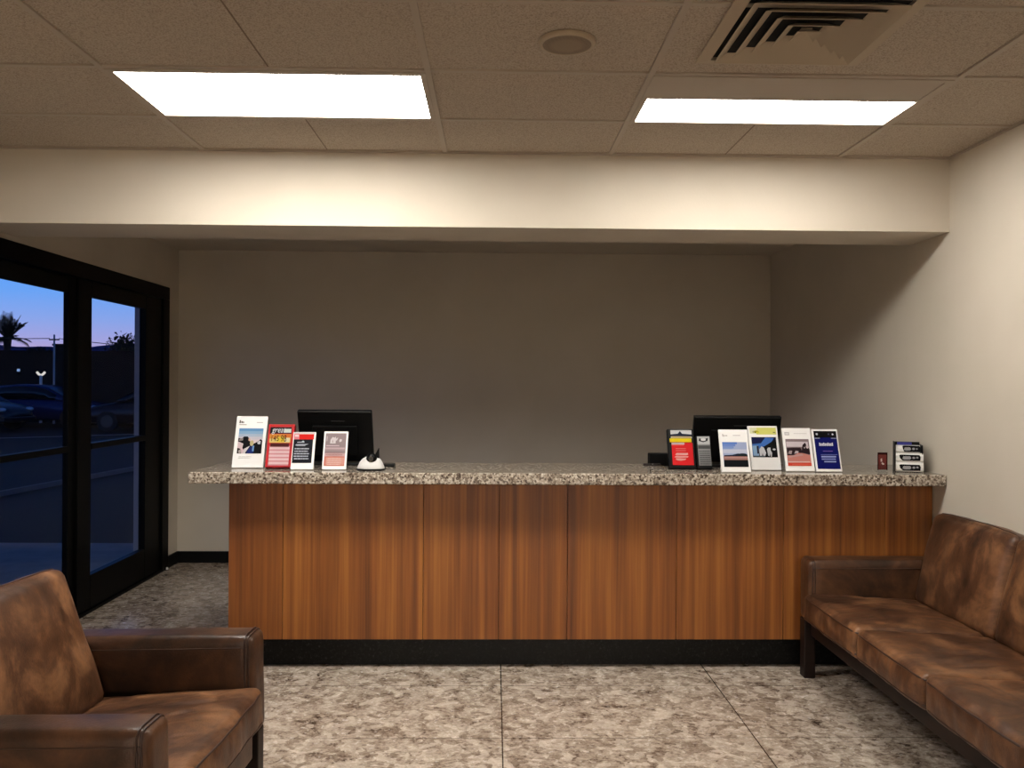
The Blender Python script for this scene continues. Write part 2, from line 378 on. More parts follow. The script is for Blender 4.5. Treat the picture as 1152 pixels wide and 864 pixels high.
# round ceiling speaker
t = thing('ceiling_speaker', 'small round beige speaker grille flush in a ceiling tile', 'speaker', (.246, 3.012, ZC-.008))
bm = bmesh.new(); prof = [(.100, .012), (.101, .004), (.098, -.002), (.090, -.004), (.085, -.003)]
rings = [[bm.verts.new((r*cos(2*pi*k/48), r*sin(2*pi*k/48), z)) for k in range(48)] for r, z in prof]
for a, b in zip(rings, rings[1:]):
    for k in range(48): bm.faces.new((a[k], a[(k+1) % 48], b[(k+1) % 48], b[k]))
link('rim', bm, mat('speaker_rim', srgb(168, 152, 130), .5), t, True)
m = mat('speaker_mesh', srgb(128, 112, 92), .7); n = N(m); n.col(n.ramp(n.voro(n.coord(), 260, rnd=0), [(.2, srgb(70, 58, 46)), (.4, srgb(140, 124, 104))]))
bm = bmesh.new(); prof = [(.086, -.003), (.06, -.0045), (.03, -.006)]
rings = [[bm.verts.new((r*cos(2*pi*k/48), r*sin(2*pi*k/48), z)) for k in range(48)] for r, z in prof]
for a, b in zip(rings, rings[1:]):
    for k in range(48): bm.faces.new((a[k], a[(k+1) % 48], b[(k+1) % 48], b[k]))
bm.faces.new(rings[-1]); link('grille', bm, m, t, True)

# square air diffuser: nested flaring louvres over a dark duct
t = thing('ceiling_vent', 'square beige air vent with nested louvres in the ceiling', 'vent', (1.035, 2.88, ZC))
VH = .30; bm = bmesh.new()
for s, a in ((1, 0), (1, 1), (1, 2), (1, 3)):
    Mr = Matrix.Rotation(a*pi/2, 4, 'Z')
    prism_pts = [(VH-.045, -.010), (VH, -.006), (VH, .002), (VH-.045, .002)]
    A = [Mr @ Vector((x, -(x), z)) for x, z in prism_pts]; C = [Mr @ Vector((x, x, z)) for x, z in prism_pts]
    va = [bm.verts.new(p) for p in A]; vc = [bm.verts.new(p) for p in C]
    for i in range(4): bm.faces.new((va[i], va[(i+1) % 4], vc[(i+1) % 4], vc[i]))
link('frame', bm, M_VENT, t)
link('duct', B((-VH+.04, -VH+.04, .0022), (VH-.04, VH-.04, .0052)), M_SLOT, t)
for r0 in (.245, .192, .139, .086, .04):
    bm = bmesh.new()
    for a in range(4):
        Mr = Matrix.Rotation(a*pi/2, 4, 'Z'); ro, ri = r0, r0-.036
        pts = [(ro, -.024), (ro+.001, -.0225), (ri+.001, .0015), (ri, .0)]
        va = [bm.verts.new(Mr @ Vector((x, -x, z))) for x, z in pts]; vc = [bm.verts.new(Mr @ Vector((x, x, z))) for x, z in pts]
        for i in range(4): bm.faces.new((va[i], va[(i+1) % 4], vc[(i+1) % 4], vc[i]))
    link('louvre', bm, M_VENT, t)
link('centre_plate', B((-.018, -.018, -.004), (.018, .018, 0)), M_VENT, t)

# ------------------------------------------------------------------ reception counter
CT = 1.07; YS0, YS1, YP, YK = 4.489, 5.09, 4.631, 4.733
t = thing('reception_counter', 'long walnut panelled reception counter base on a black granite plinth', 'counter', (.485, 4.85, 0))
def cp(name, bm, m, smooth=False):
    for v in bm.verts: v.co -= Vector((.485, 4.85, 0))
    return link(name, bm, m, t, smooth)
xs = [-1.409, -1.121, -.374, .03, .397, .985, 1.563, 2.114, XR-.004]
for a, b in zip(xs, xs[1:]): cp('panel', B((a+.0012, YP, .166), (b-.0012, YP+.022, 1.008), .0012, 1), M_WOOD)
cp('carcass', B((-1.385, YP+.022, .166), (XR-.004, 5.03, 1.008)), mat('dark_carcass', srgb(30, 18, 12), .7))
cp('side_panel', B((-1.409, YP+.0225, .166), (-1.386, 5.03, 1.008), .001, 1), M_WOOD)
cp('plinth', B((-1.30, YK, 0), (XR-.004, 4.99, .165)), M_BLACKGRAN)
cp('sub_top', B((-1.39, YP+.012, 1.0082), (XR-.006, 5.02, 1.0095)), M_DARKWOOD)
o = link('countertop', B((-1.577-.485, YS0-4.85, -.06), (XR-.003-.485, YS1-4.85, 0), .006, 3), M_GRAN, None, False, (.485, 4.85, CT))
tag(o, 'speckled beige and brown granite countertop slab with overhanging left end', 'countertop')

# ------------------------------------------------------------------ leather seating
def arm_unit(t, x_back, x_front, y0, y1, ztop, zbot, tilt=0, seed=0):
    """upholstered armrest slab with piping round its front end"""
    L = x_front-x_back; Wd = y1-y0; H = ztop-zbot
    fn = soft_fn((L, Wd, H), .032, (0, .006, .004), .0025, seed)
    M = Matrix.Translation(((x_back+x_front)/2, (y0+y1)/2, (ztop+zbot)/2)) @ Matrix.Rotation(-tilt, 4, 'Y')
    o = link('armrest', soft_box(fn, 20, M), M_LEATHER2, t, True)
    s = .5-.018/L
    for sx in (s, s-.013/L):
        link('piping', welt(fn, [(sx, -.5, -.49), (sx, -.5, .44), (sx, -.44, .5), (sx, .44, .5), (sx, .5, .44), (sx, .5, -.49)], M, .0032), M_WELT, o, True)
    for sy in (-.5, .5):
        link('piping', welt(fn, [(-.46, sy, .5-.04/H), (s, sy, .5-.04/H)], M, .0026), M_WELT, o, True)
    return o
def seat_unit(t, x0, x1, y0, y1, z0, z1, seed, puff=.022, tilt=0):
    L, Wd, H = x1-x0, y1-y0, z1-z0; fn = soft_fn((L, Wd, H), .028, (.012, .002, puff), .006, seed, 6, .007)
    M = Matrix.Translation(((x0+x1)/2, (y0+y1)/2, (z0+z1)/2)) @ Matrix.Translation((L/2, 0, 0)) @ Matrix.Rotation(-tilt, 4, 'Y') @ Matrix.Translation((-L/2, 0, 0))
    o = link('seat_cushion', soft_box(fn, 60, M), M_LEATHER, t, True)
    zt = .5-.022/H
    link('piping', welt(fn, [(-.5, -.5, zt), (.5, -.5, zt), (.5, .5, zt), (-.5, .5, zt)], M, .0042, True), M_WELT, o, True)
    link('piping', welt(fn, [(-.5, -.5, -zt), (.5, -.5, -zt), (.5, .5, -zt), (-.5, .5, -zt)], M, .0036, True), M_WELT, o, True)
def back_unit(t, xb, zb, y0, y1, h, th, lean, seed, puff=.03):
    """xb: front face x at the bottom; leaning back by `lean`"""
    fn = soft_fn((th, y1-y0, h), min(.038, th*.42), (puff, .006, .012), .008, seed, 5)
    M = Matrix.Translation((xb, (y0+y1)/2, zb)) @ Matrix.Rotation(-lean, 4, 'Y') @ Matrix.Translation((-th/2, 0, h/2))
    o = link('back_cushion', soft_box(fn, 30, M), M_LEATHER, t, True)
    a = .5-.03/th
    link('piping', welt(fn, [(a, -.5, -.5), (a, .5, -.5), (a, .5, .5), (a, -.5, .5)], M, .004, True), M_WELT, o, True)

def legs(t, pts, top):
    for x, y in pts:
        bm = B((x-.03, y-.034, 0), (x+.03, y+.034, top), .005); link('leg', bm, M_DARKWOOD, t)

# armchair, local +x is the front
t = thing('armchair', 'brown aged leather armchair on dark wooden legs beside the glazed entrance', 'armchair', (-1.285, 2.755, 0), radians(-2.4))
arm_unit(t, -.38, .425, .345, .492, .622, .255, radians(1.4), 1)
arm_unit(t, -.38, .425, -.492, -.345, .622, .255, radians(1.4), 2)
seat_unit(t, -.14, .462, -.342, .342, .322, .462, 3.3, .022, radians(4.5))
back_unit(t, -.075, .415, -.335, .320, .497, .17, radians(19), 8.2)
bm = B((-.40, -.345, .20), (.425, .345, .315), .01); link('seat_rail', bm, M_LEATHER2, t)
fn = soft_fn((.11, .74, .60), .03, (0, 0, 0), .003, 4)
link('back_frame', soft_box(fn, 16, Matrix.Translation((-.345, 0, .50)) @ Matrix.Rotation(-radians(17), 4, 'Y')), M_LEATHER2, t, True)
legs(t, [(.39, .45), (.39, -.45), (-.36, .45), (-.36, -.45)], .27)

# sofa, front faces -x: built with local +x front, turned by pi
t = thing('sofa', 'long brown aged leather sofa along the right wall', 'sofa', (1.99, 3.5, 0), pi)
FX = 1.99-1.605
arm_unit(t, -.372, FX-.025, -1.078, -.928, .632, .30, 0, 11)
arm_unit(t, -.372, FX-.025, .93+.02, 1.08+.02, .632, .30, 0, 12)
ys = [-.925, -.275, .33, .945]
for i in range(3):
    seat_unit(t, -.20, FX+.010, ys[i]+.001, ys[i+1]-.001, .326, .468, 20+i*3.7, .018, radians(3))
yb = [-.92, -.21, .37, .945]
for i in range(3): back_unit(t, -.165, .43, yb[i]+.002, yb[i+1]-.002, .475, .155, radians(13.5), 31+i*2.9, .028)
bm = B((-.33, -1.0, .225), (FX-.06, 1.02, .322), .006); link('seat_rail', bm, M_DARKWOOD, t)
fn = soft_fn((.06, 1.86, .52), .02, (0, 0, 0), .002, 4)
link('back_frame', soft_box(fn, 16, Matrix.Translation((-.335, .012, .50)) @ Matrix.Rotation(-radians(4), 4, 'Y')), M_LEATHER2, t, True)
legs(t, [(FX-.058, -1.035), (FX-.058, 1.06), (-.33, -1.035), (-.33, 1.06)], .31)

# ------------------------------------------------------------------ things on the countertop
TH = radians(20)
class Card:
    """a leaning display stand; u across 0..1, w up the slope 0..1"""
    def __init__(s, label, xl, xr, y, H, body=M_CARD, rz=0, name='display_stand', cat='brochure stand', deep=.012, group='leaning leaflet stands on the countertop'):
        s.W = xr-xl; s.H = H; s.D = deep
        s.t = thing(name, label, cat, ((xl+xr)/2, y, CT), rz, group)
        s.layer = 0
        bm = bmesh.new(); box(bm, (-s.W/2, 0, 0), (s.W/2, deep, H), .0015, 1, M=Matrix.Rotation(-TH, 4, 'X')@Matrix.Translation((0, 0, 0)))
        s.lift = deep*sin(TH)
        for v in bm.verts: v.co.z += s.lift
        s.body = link('panel', bm, body, s.t)
        # rear easel strut
        dy = H*sin(TH); zt = H*cos(TH)*.72
        bm = bmesh.new(); prism(bm, [(deep+dy*.72, zt), (deep+dy*.72+.004, zt), (dy+.075, 0), (dy+.069, 0)], 'x', -s.W*.3, s.W*.3)
        link('strut', bm, body, s.t)
    def P(s, u, w, d):
        x = (u-.5)*s.W; z = w*s.H
        return Vector((x, z*sin(TH)-d*cos(TH), z*cos(TH)+d*sin(TH)+s.lift))
    def art(s, name, shapes, base=.0006):
        mats = []; bm = bmesh.new()
        for k, (c, poly) in enumerate(shapes):
            if len(poly) == 4 and not hasattr(poly[0], '__len__'):
                a, b, c2, d2 = poly; poly = [(a, b), (c2, b), (c2, d2), (a, d2)]
            mm = pm(*c)
            if mm not in mats: mats.append(mm)
            f = bm.faces.new([bm.verts.new(s.P(u, w, base+.00012*k)) for u, w in poly]); f.material_index = mats.index(mm)
        return link(name, bm, mats, s.t, fixn=False)
    def text(s, name, body, u, w, size, col, sx=1, d=.004, shear=0):
        cu = bpy.data.curves.new(name, 'FONT'); cu.body = body; cu.size = 1; cu.align_x = 'LEFT'; cu.shear = shear
        tmp = bpy.data.objects.new('tmp', cu); COL.objects.link(tmp); bpy.context.view_layer.update()
        me = bpy.data.meshes.new_from_object(tmp.evaluated_get(bpy.context.evaluated_depsgraph_get())); bpy.data.objects.remove(tmp); bpy.data.curves.remove(cu)
        for v in me.vertices:
            v.co = s.P(u+v.co.x*size*sx/s.W, w+v.co.y*size/s.H, d)
        me.materials.clear(); me.materials.append(pm(*col)); o = bpy.data.objects.new(name, me); COL.objects.link(o); o.parent = s.t; return o
def bars(c, u0, u1, w0, w1, n_, seed=1, thick=.55, jit=.25):
    """rows of small unreadable print, as broken lines of word-length strokes"""
    R = random.Random(seed); out = []; st = (w1-w0)/n_
    for i in range(n_):
        w = w1-(i+1)*st; u = u0+R.random()*.03; end = u1-R.random()*jit*(u1-u0)
        while u < end:
            q = min(end, u+.05+R.random()*.11); out.append((c, (u, w, q, w+st*thick))); u = q+.014
    return out
def arc(cx, cy, rx, ry, a0=0, a1=360, n_=16): return [(cx+rx*cos(radians(a0+(a1-a0)*i/n_)), cy+ry*sin(radians(a0+(a1-a0)*i/n_))) for i in range(n_ if a1-a0 == 360 else n_+1)]

# 1 tall white stand with a photo of riders under a blue sky
c = Card('tallest white stand at the left end of the counter with crowd photo', -1.414, -1.245, 4.690, .291)
sh = [((236, 208, 214), (.12, .27, .90, .76))]
for i, q in enumerate([(110, 165, 215), (150, 190, 225), (185, 200, 222), (215, 208, 220), (232, 212, 218)]): sh.append((q, (.12, .76-(i+1)*.055, .90, .76-i*.055)))
sh += [((14, 14, 20), [(.12, .50), (.12, .57), (.24, .56), (.30, .60), (.42, .60), (.50, .54), (.52, .47), (.62, .46), (.75, .50), (.84, .55), (.90, .52), (.90, .27), (.40, .27), (.28, .38), (.30, .46), (.18, .49)]),
       ((150, 140, 138), [(.13, .51), (.17, .56), (.29, .56), (.27, .52)]), ((40, 34, 34), [(.12, .27), (.12, .38), (.22, .36), (.26, .27)]), ((190, 178, 176), arc(.21, .31, .05, .035)),
       ((226, 220, 226), [(.30, .27), (.34, .36), (.52, .42), (.40, .30), (.38, .27)]), ((28, 44, 110), [(.42, .27), (.44, .33), (.55, .42), (.66, .40), (.64, .27)]),
       ((205, 190, 140), arc(.57, .47, .06, .055)), ((120, 160, 215), [(.60, .32), (.60, .42), (.66, .42), (.65, .31)]), ((205, 205, 214), [(.74, .48), (.80, .52), (.85, .51), (.84, .45), (.77, .45)]),
       ((232, 186, 160), arc(.48, .54, .03, .03))]
c.art('photo_print', sh)
c.art('lettering', [((90, 80, 66), (.10, .86, .14, .92)), ((90, 80, 66), (.155, .865, .20, .90)), ((90, 80, 66), [(.21, .86), (.21, .895), (.26, .885), (.26, .875)]), ((170, 160, 140), (.10, .825, .34, .838)), ((190, 182, 176), (.66, .87, .86, .882))] + bars((200, 196, 192), .18, .66, .18, .23, 2, 3, .3))
# 2 red leaflet holder
c = Card('red leaflet box with orange label, second from the left on the counter', -1.222, -1.084, 4.648, .240, M_RED, deep=.034, name='leaflet_holder', cat='leaflet holder')
c.art('header_print', [((24, 22, 30), (.06, .78, .90, .93)), ((196, 52, 48), (.04, .95, .96, .99)), ((220, 226, 220), (.60, .80, .88, .89)), ((230, 150, 60), (.03, .56, .90, .765)), ((240, 210, 130), (.06, .57, .86, .66)), ((246, 214, 70), (.36, .58, .66, .70)), ((226, 120, 48), (.62, .69, .88, .755)), ((250, 236, 190), (.66, .58, .86, .68))])
c.text('lettering', 'great', .14, .80, .046, (236, 236, 240), .75, shear=.2)
c.text('lettering', '145', .10, .60, .044, (22, 14, 10), .72); c.text('lettering', '98', .50, .59, .052, (22, 14, 10), .62)
c.art('insert_print', [((236, 168, 176), (.10, .04, .88, .49)), ((84, 34, 34), (.12, .47, .84, .55))] + [((250, 214, 216), (.10, .07+.085*i, .88, .115+.085*i)) for i in range(5)] + [((206, 130, 140), (.12, .055+.085*i, .86, .062+.085*i)) for i in range(1, 5)])
c.art('side_rail', [((224, 52, 56), (0, 0, .055, 1))], .0022); c.art('side_rail', [((224, 52, 56), (.93, 0, 1, 1))], .0022)
# 3 black and red card on white base
c = Card('white stand with black notice under a bright red band', -1.078, -.958, 4.604, .207)
c.art('notice_print', [((20, 22, 32), (.04, .17, .90, .80)), ((232, 34, 26), (.05, .80, .93, .945)), ((238, 140, 150), (.04, .80, .28, .965)), ((250, 225, 228), (.08, .87, .25, .93)), ((230, 226, 230), (.03, .955, .97, .99)),
       ((214, 216, 226), [(.20, .715), (.20, .73), (.40, .735), (.46, .77), (.52, .74), (.52, .715)]), ((170, 174, 186), [(.12, .645), (.18, .675), (.72, .68), (.60, .645), (.55, .62), (.20, .62)])]
      + bars((186, 190, 204), .10, .80, .26, .60, 5, 9, .5, .2))
# 4 pinkish notice
c = Card('white framed stand with faded pink and grey notice before the left monitor', -.914, -.786, 4.612, .211)
c.art('notice_print', [((158, 140, 142), (.07, .36, .93, .95)), ((184, 160, 164), (.08, .50, .90, .58)), ((222, 184, 184), (.07, .34, .93, .42)), ((222, 130, 112), (.07, .09, .92, .34)), ((236, 168, 152), (.14, .12, .90, .31)),
       ((232, 222, 224), [(.27, .68), (.28, .78), (.36, .85), (.44, .83), (.50, .86), (.50, .80), (.60, .84), (.55, .76), (.50, .75), (.50, .68)]), ((158, 140, 142), (.36, .70, .39, .76)), ((230, 220, 222), [(.66, .71), (.64, .77), (.70, .80), (.76, .78), (.74, .73)]), ((214, 200, 202), (.12, .74, .15, .87)),
       ((226, 198, 204), (.12, .605, .66, .63)), ((228, 196, 200), (.10, .545, .90, .56))] + bars((246, 214, 204), .20, .86, .12, .32, 4, 5, .35, .2) + bars((180, 130, 130), .12, .88, .37, .47, 2, 6, .3, .1))
# 5 black holder, red and yellow leaflet
c = Card('black leaflet holder with a red and yellow leaflet', .962, 1.108, 4.716, .222, M_BLKPL, deep=.03, name='leaflet_holder', cat='leaflet holder')
c.art('leaflet_print', [((224, 224, 226), (.12, .76, .92, .97)), ((36, 42, 62), [(.12, .86), (.40, .88), (.48, .95), (.56, .88), (.92, .86), (.92, .80), (.12, .80)]), ((206, 184, 140), (.14, .76, .90, .81)), ((248, 222, 20), (.07, .655, .90, .755)), ((250, 186, 10), (.07, .655, .90, .675)),
       ((232, 36, 40), (.13, .07, .93, .64)), ((214, 190, 196), (.13, .60, .62, .645)), ((240, 120, 110), (.13, .575, .60, .60)), ((240, 120, 116), (.28, .48, .66, .50)), ((240, 130, 124), (.28, .43, .66, .445)),
       ((248, 176, 170), [(.24, .33), (.30, .38), (.72, .38), (.74, .34), (.66, .32)]), ((248, 168, 162), [(.20, .27), (.28, .31), (.74, .30), (.72, .265), (.40, .25)]), ((246, 170, 164), [(.26, .21), (.26, .245), (.66, .235), (.60, .20), (.45, .18), (.32, .19)])])
# 6 narrow grey leaflet
c = Card('narrow black holder with a slim grey leaflet', 1.114, 1.194, 4.700, .186, M_BLKPL, deep=.026, name='leaflet_holder', cat='leaflet holder')
c.art('leaflet_print', [((150, 150, 150), (.10, .09, .96, .98)), ((206, 206, 206), (.10, .74, .96, .98)), ((60, 60, 62), [(.2, .84), (.24, .93), (.5, .88), (.86, .94), (.8, .84), (.5, .80)]), ((236, 236, 236), arc(.52, .88, .18, .04)), ((86, 86, 86), (.12, .60, .95, .70))] + bars((84, 84, 86), .16, .92, .12, .58, 7, 4, .35, .05))
# 7 white, blue sky photo
c = Card('white stand with photo of blue sky above a dark field', 1.209, 1.365, 4.560, .236)
sh = [((176, 190, 228), (.09, .12, .93, .70))] + [((100+18*i, 136+13*i, 214+4*i), (.09+.0*i, .70-(i+1)*.05, .60-.06*i, .70-i*.05)) for i in range(4)]
sh += [((210, 214, 236), (.10, .44, .93, .53)), ((34, 34, 56), [(.12, .36), (.12, .39), (.40, .40), (.60, .43), (.75, .42), (.93, .40), (.93, .36)]), ((26, 38, 40), arc(.76, .40, .16, .035)), ((178, 128, 120), (.10, .28, .93, .365)), ((14, 16, 20), (.10, .12, .93, .28)), ((200, 160, 150), (.12, .325, .93, .35))]
c.art('photo_print', sh); c.art('lettering', [((196, 186, 186), (.12, .83, .15, .89)), ((206, 198, 198), (.17, .83, .20, .87)), ((214, 206, 208), (.22, .84, .29, .865)), ((226, 216, 220), (.48, .85, .74, .868))])
# 8 white, yellow header
c = Card('white stand with yellow header over a photo of pale figures', 1.406, 1.571, 4.690, .251)
c.art('photo_print', [((242, 240, 130), (.28, .80, .95, .96)), ((250, 248, 200), (.06, .82, .30, .96)), ((236, 230, 60), arc(.29, .86, .09, .035)),
      ((18, 24, 70), (.09, .28, .92, .74)), ((70, 120, 200), [(.10, .58), (.40, .60), (.56, .73), (.85, .72), (.70, .58), (.45, .52), (.28, .34), (.10, .32)]), ((150, 186, 226), [(.10, .54), (.30, .55), (.34, .42), (.28, .30), (.12, .30)]),
      ((8, 10, 16), [(.92, .70), (.60, .57), (.42, .50), (.38, .28), (.92, .28)]), ((220, 220, 226), [(.32, .31), (.33, .46), (.40, .53), (.48, .50), (.54, .38), (.50, .31), (.44, .30), (.42, .38), (.39, .30)]),
      ((216, 216, 220), [(.60, .32), (.58, .46), (.62, .50), (.70, .50), (.70, .44), (.74, .38), (.72, .29), (.68, .29), (.67, .36), (.64, .30)]), ((226, 226, 230), arc(.82, .46, .05, .02)), ((90, 100, 110), (.10, .28, .50, .315)), ((46, 38, 60), (.24, .36, .31, .54))])
c.art('lettering', [((84, 84, 60), (.11, .84, .14, .92)), ((84, 84, 60), (.16, .84, .20, .88)), ((84, 84, 60), (.22, .84, .27, .885)), ((120, 116, 70), (.28, .865, .33, .88)), ((130, 130, 90), (.84, .84, .92, .86))])
# 9 white, pink photo
c = Card('white stand with a reddish photo of trees and road', 1.574, 1.730, 4.622, .243)
c.art('photo_print', [((146, 126, 130), (.08, .12, .90, .74)), ((228, 214, 220), (.10, .56, .86, .68)), ((150, 132, 136), (.08, .68, .86, .74)),
      ((46, 30, 36), [(.10, .36), (.10, .53), (.30, .54), (.58, .54), (.62, .47), (.66, .60), (.76, .66), (.80, .60), (.90, .50), (.90, .38), (.60, .42), (.35, .37)]), ((176, 158, 162), [(.12, .40), (.18, .47), (.28, .47), (.24, .39)]), ((206, 190, 194), [(.34, .40), (.40, .47), (.50, .46), (.48, .41)]), ((220, 200, 204), arc(.82, .56, .05, .04)), ((240, 228, 230), arc(.72, .54, .015, .02)),
      ((216, 138, 128), [(.08, .12), (.08, .36), (.30, .36), (.50, .42), (.66, .41), (.90, .36), (.90, .12)]), ((206, 160, 156), [(.10, .30), (.10, .34), (.60, .40), (.66, .36)]), ((240, 200, 196), (.10, .20, .86, .225)), ((226, 76, 56), (.08, .12, .90, .19)), ((240, 120, 100), (.22, .15, .88, .165))])
c.art('lettering', [((206, 198, 200), (.08, .83, .24, .90)), ((252, 250, 250), (.10, .845, .22, .885)), ((200, 192, 194), (.40, .865, .86, .873))])
# 10 blue notice
c = Card('white framed stand with deep blue notice, nearest the red card', 1.732, 1.872, 4.606, .238)
c.art('notice_print', [((12, 20, 104), (.06, .06, .95, .94)), ((6, 6, 16), (.06, .80, .95, .955)), ((200, 204, 220), (.07, .775, .28, .79)), ((170, 176, 200), (.72, .775, .94, .79)), ((236, 236, 240), arc(.18, .88, .045, .026)), ((226, 226, 236), arc(.80, .875, .035, .022)), ((90, 90, 120), arc(.64, .88, .03, .018)),
      ((140, 110, 190), (.34, .47, .72, .485)), ((130, 140, 210), (.24, .39, .88, .40)), ((156, 166, 226), (.25, .33, .82, .365)), ((140, 150, 218), (.25, .275, .80, .305)), ((160, 170, 228), (.34, .215, .80, .245))]
      + [((226, 228, 244), (.22+.055*i, .60, .22+.055*i+.045, .66+(.015 if i % 3 == 0 else 0))) for i in range(10)])
# 11 small dark red card on a clear foot
t = thing('card_stand', 'small dark red card on a clear foot near the right wall', 'card stand', (2.104, 4.642, CT))
link('panel', B((-.025, 0, .012), (.025, .006, .105), .001, 1), mat('dark_red_card', srgb(96, 26, 22), .3), t)
bm = bmesh.new(); box(bm, (-.026, -.022, 0), (.026, .03, .004), .001, 1); box(bm, (-.026, -.006, .004), (.026, -.0015, .04)); link('clear_foot', bm, M_ACRYL, t)
bm = bmesh.new(); box(bm, (-.027, -.0012, .094), (.027, -.0002, .106)); box(bm, (-.027, -.0012, .010), (-.022, -.0002, .106)); box(bm, (.022, -.0012, .010), (.027, -.0002, .106)); link('border_print', bm, pm(52, 14, 12), t)
bm = bmesh.new(); prism(bm, [(-.010, .056), (-.010, .072), (-.003, .074), (-.002, .056)], 'y', -.0014, -.0002); prism(bm, [(-.006, .046), (-.002, .052), (.008, .046), (.009, .040), (0, .040)], 'y', -.0014, -.0002); link('logo_print', bm, pm(244, 226, 226), t)
# 12 tiered white leaflet rack in a black case
t = thing('leaflet_rack', 'white tiered leaflet rack with black side panel against the right wall', 'leaflet rack', (2.262, 4.685, CT), radians(-20))
w, d, h = .066, .068, .158
bm = bmesh.new(); box(bm, (-w-.003, -d+.01, 0), (-w+.001, d, h+.004), .001, 1); box(bm, (w-.001, -d+.01, 0), (w+.003, d, h-.01), .001, 1); box(bm, (-w, d-.004, 0), (w, d, h), .001, 1); box(bm, (-w, -d+.01, 0), (w, d, .004)); link('case', bm, M_BLKPL, t)
for i, (z0, z1, y0) in enumerate(((.004, .056, -d-.004), (.056, .104, -d+.004), (.104, .146, -d+.014))):
    bm = bmesh.new(); prism(bm, [(y0+.03, z0), (y0+.006, z0), (y0, z0+.008), (y0, z1-.014), (y0+.010, z1-.001), (y0+.03, z1-.001)], 'x', -w+.002, w+.006 if i < 2 else w-.01)
    tier = link('tier', bm, M_WHITE, t)
    bm = bmesh.new(); y = y0-.0008; zc = z0+.023; hh = .016 if i < 2 else .017; xo = 0 if i < 2 else .008
    pl = [(-w+.022+xo*2, zc-hh*.2), (-w+.018+xo*2, zc+hh*.8), (-w+.026+xo*2, zc+hh), (w-.014, zc+hh), (w-.008, zc+hh*.3), (w-.010, zc-hh), (-w+.036+xo, zc-hh)]
    prism(bm, pl, 'y', y, y+.0009); pr = link('leaflet_print', bm, pm(14, 14, 20), tier)
    bm = bmesh.new(); y -= .0005
    prism(bm, [(-w+.034+xo, zc-.006), (-w+.038+xo, zc+.007), (.006, zc+.008), (.012, zc-.002), (.006, zc-.009), (-w+.044+xo, zc-.010)], 'y', y, y+.0006)
    prism(bm, arc(.024, zc, .007, .006), 'y', y, y+.0006); prism(bm, arc(.041, zc+.002, .006, .005) if i < 2 else arc(.040, zc, .004, .004), 'y', y, y+.0006); link('leaflet_picture', bm, pm(178, 178, 182), pr)
link('blue_edge', B((-w+.01, -d+.03, .147), (.016, -d+.05, .160)), pm(84, 84, 170), t)

# monitors (rear shells seen), top tipped towards the lobby
def monitor(label, x0, x1, ytop, ztop, ybot, zbot, rz, grp):
    t = thing('monitor', label, 'monitor', ((x0+x1)/2, ybot+.0, CT), rz, grp)
    wd = x1-x0; L = math.hypot(ybot-ytop, ztop-zbot); a = math.atan2(ybot-ytop, ztop-zbot)
    M = Matrix.Translation((0, 0, zbot-CT)) @ Matrix.Rotation(a, 4, 'X')
    link('shell', box(bmesh.new(), (-wd/2, 0, 0), (wd/2, .030, L), .006, 3, M=M), M_BLKPL, t)
    link('screen', box(bmesh.new(), (-wd/2+.015, .0301, .02), (wd/2-.015, .0312, L-.015), M=M), mat('screen_glass', G(.003), .1), t)
    link('rear_bulge', box(bmesh.new(), (-wd*.30, -.012, L*.12), (wd*.30, 0.001, L*.72), .005, 2, M=M), M_BLKMATTE, t)
    link('bezel_edge', box(bmesh.new(), (-wd/2+.006, -.0008, L-.008), (wd/2-.006, .0, L-.005), M=M), mat('bezel_grey', G(.02), .3), t)
    link('logo_print', box(bmesh.new(), (-.02, -.0008, L*.80), (.055, 0, L*.808), M=M), mat('logo_grey', G(.06), .4), t)
    link('neck', box(bmesh.new(), (-.05, .02, .012), (.05, .06, .17), .006), M_BLKPL, t)
    link('base', B((-.15, -.075, 0), (.15, .12, .014), .005), M_BLKPL, t)
    return t
monitor('black monitor seen from behind at the left end of the counter', -1.102, -.684, 4.86, 1.376, 4.952, 1.086, radians(-2), 'monitors on the counter')
monitor('black monitor seen from behind the right hand stands', 1.128, 1.628, 4.86, 1.357, 4.935, 1.092, radians(1.0), 'monitors on the counter')

# white desk scanner with a round black head
t = thing('barcode_scanner', 'small white desk scanner with round black head beside the left monitor', 'scanner', (-.655, 4.625, CT))
bm = bmesh.new(); ns = 28
def ring(rx, ry, z, yo=0): return [bm.verts.new((rx*cos(2*pi*k/ns)*(1 if abs(cos(2*pi*k/ns)) < .7 else 1), yo+ry*sin(2*pi*k/ns), z)) for k in range(ns)]
R_ = [ring(.072, .052, .008), ring(.074, .053, .014), ring(.062, .046, .040, .003), ring(.050, .038, .058, .006), ring(.030, .024, .070, .008), ring(.008, .007, .073, .008)]
for a, b in zip(R_, R_[1:]):
    for k in range(ns): bm.faces.new((a[k], a[(k+1) % ns], b[(k+1) % ns], b[k]))
bm.faces.new(R_[0]); bm.faces.new(R_[-1]); link('housing', bm, M_WHITE, t, True)
bm = bmesh.new(); cyl(bm, (0, 0, .005), .075, .010, seg=36); bmesh.ops.scale(bm, vec=(1, .73, 1), verts=bm.verts); link('base', bm, M_BLKPL, t)
bm = bmesh.new(); bmesh.ops.create_uvsphere(bm, u_segments=24, v_segments=16, radius=.028, matrix=Matrix.Translation((.006, -.020, .066))); hd = link('head', bm, M_BLKPL, t, True)
bm = bmesh.new(); cyl(bm, (.006, -.046, .066), .013, .008, 'y', 20); link('lens', bm, mat('lens_glass', G(.01), .05), hd)
bm = bmesh.new(); prism(bm, [(.020, .070), (.024, .088), (.040, .118), (.043, .118), (.043, .062), (.034, .062)], 'y', .0, .010); link('bracket', bm, M_BLKPL, t)
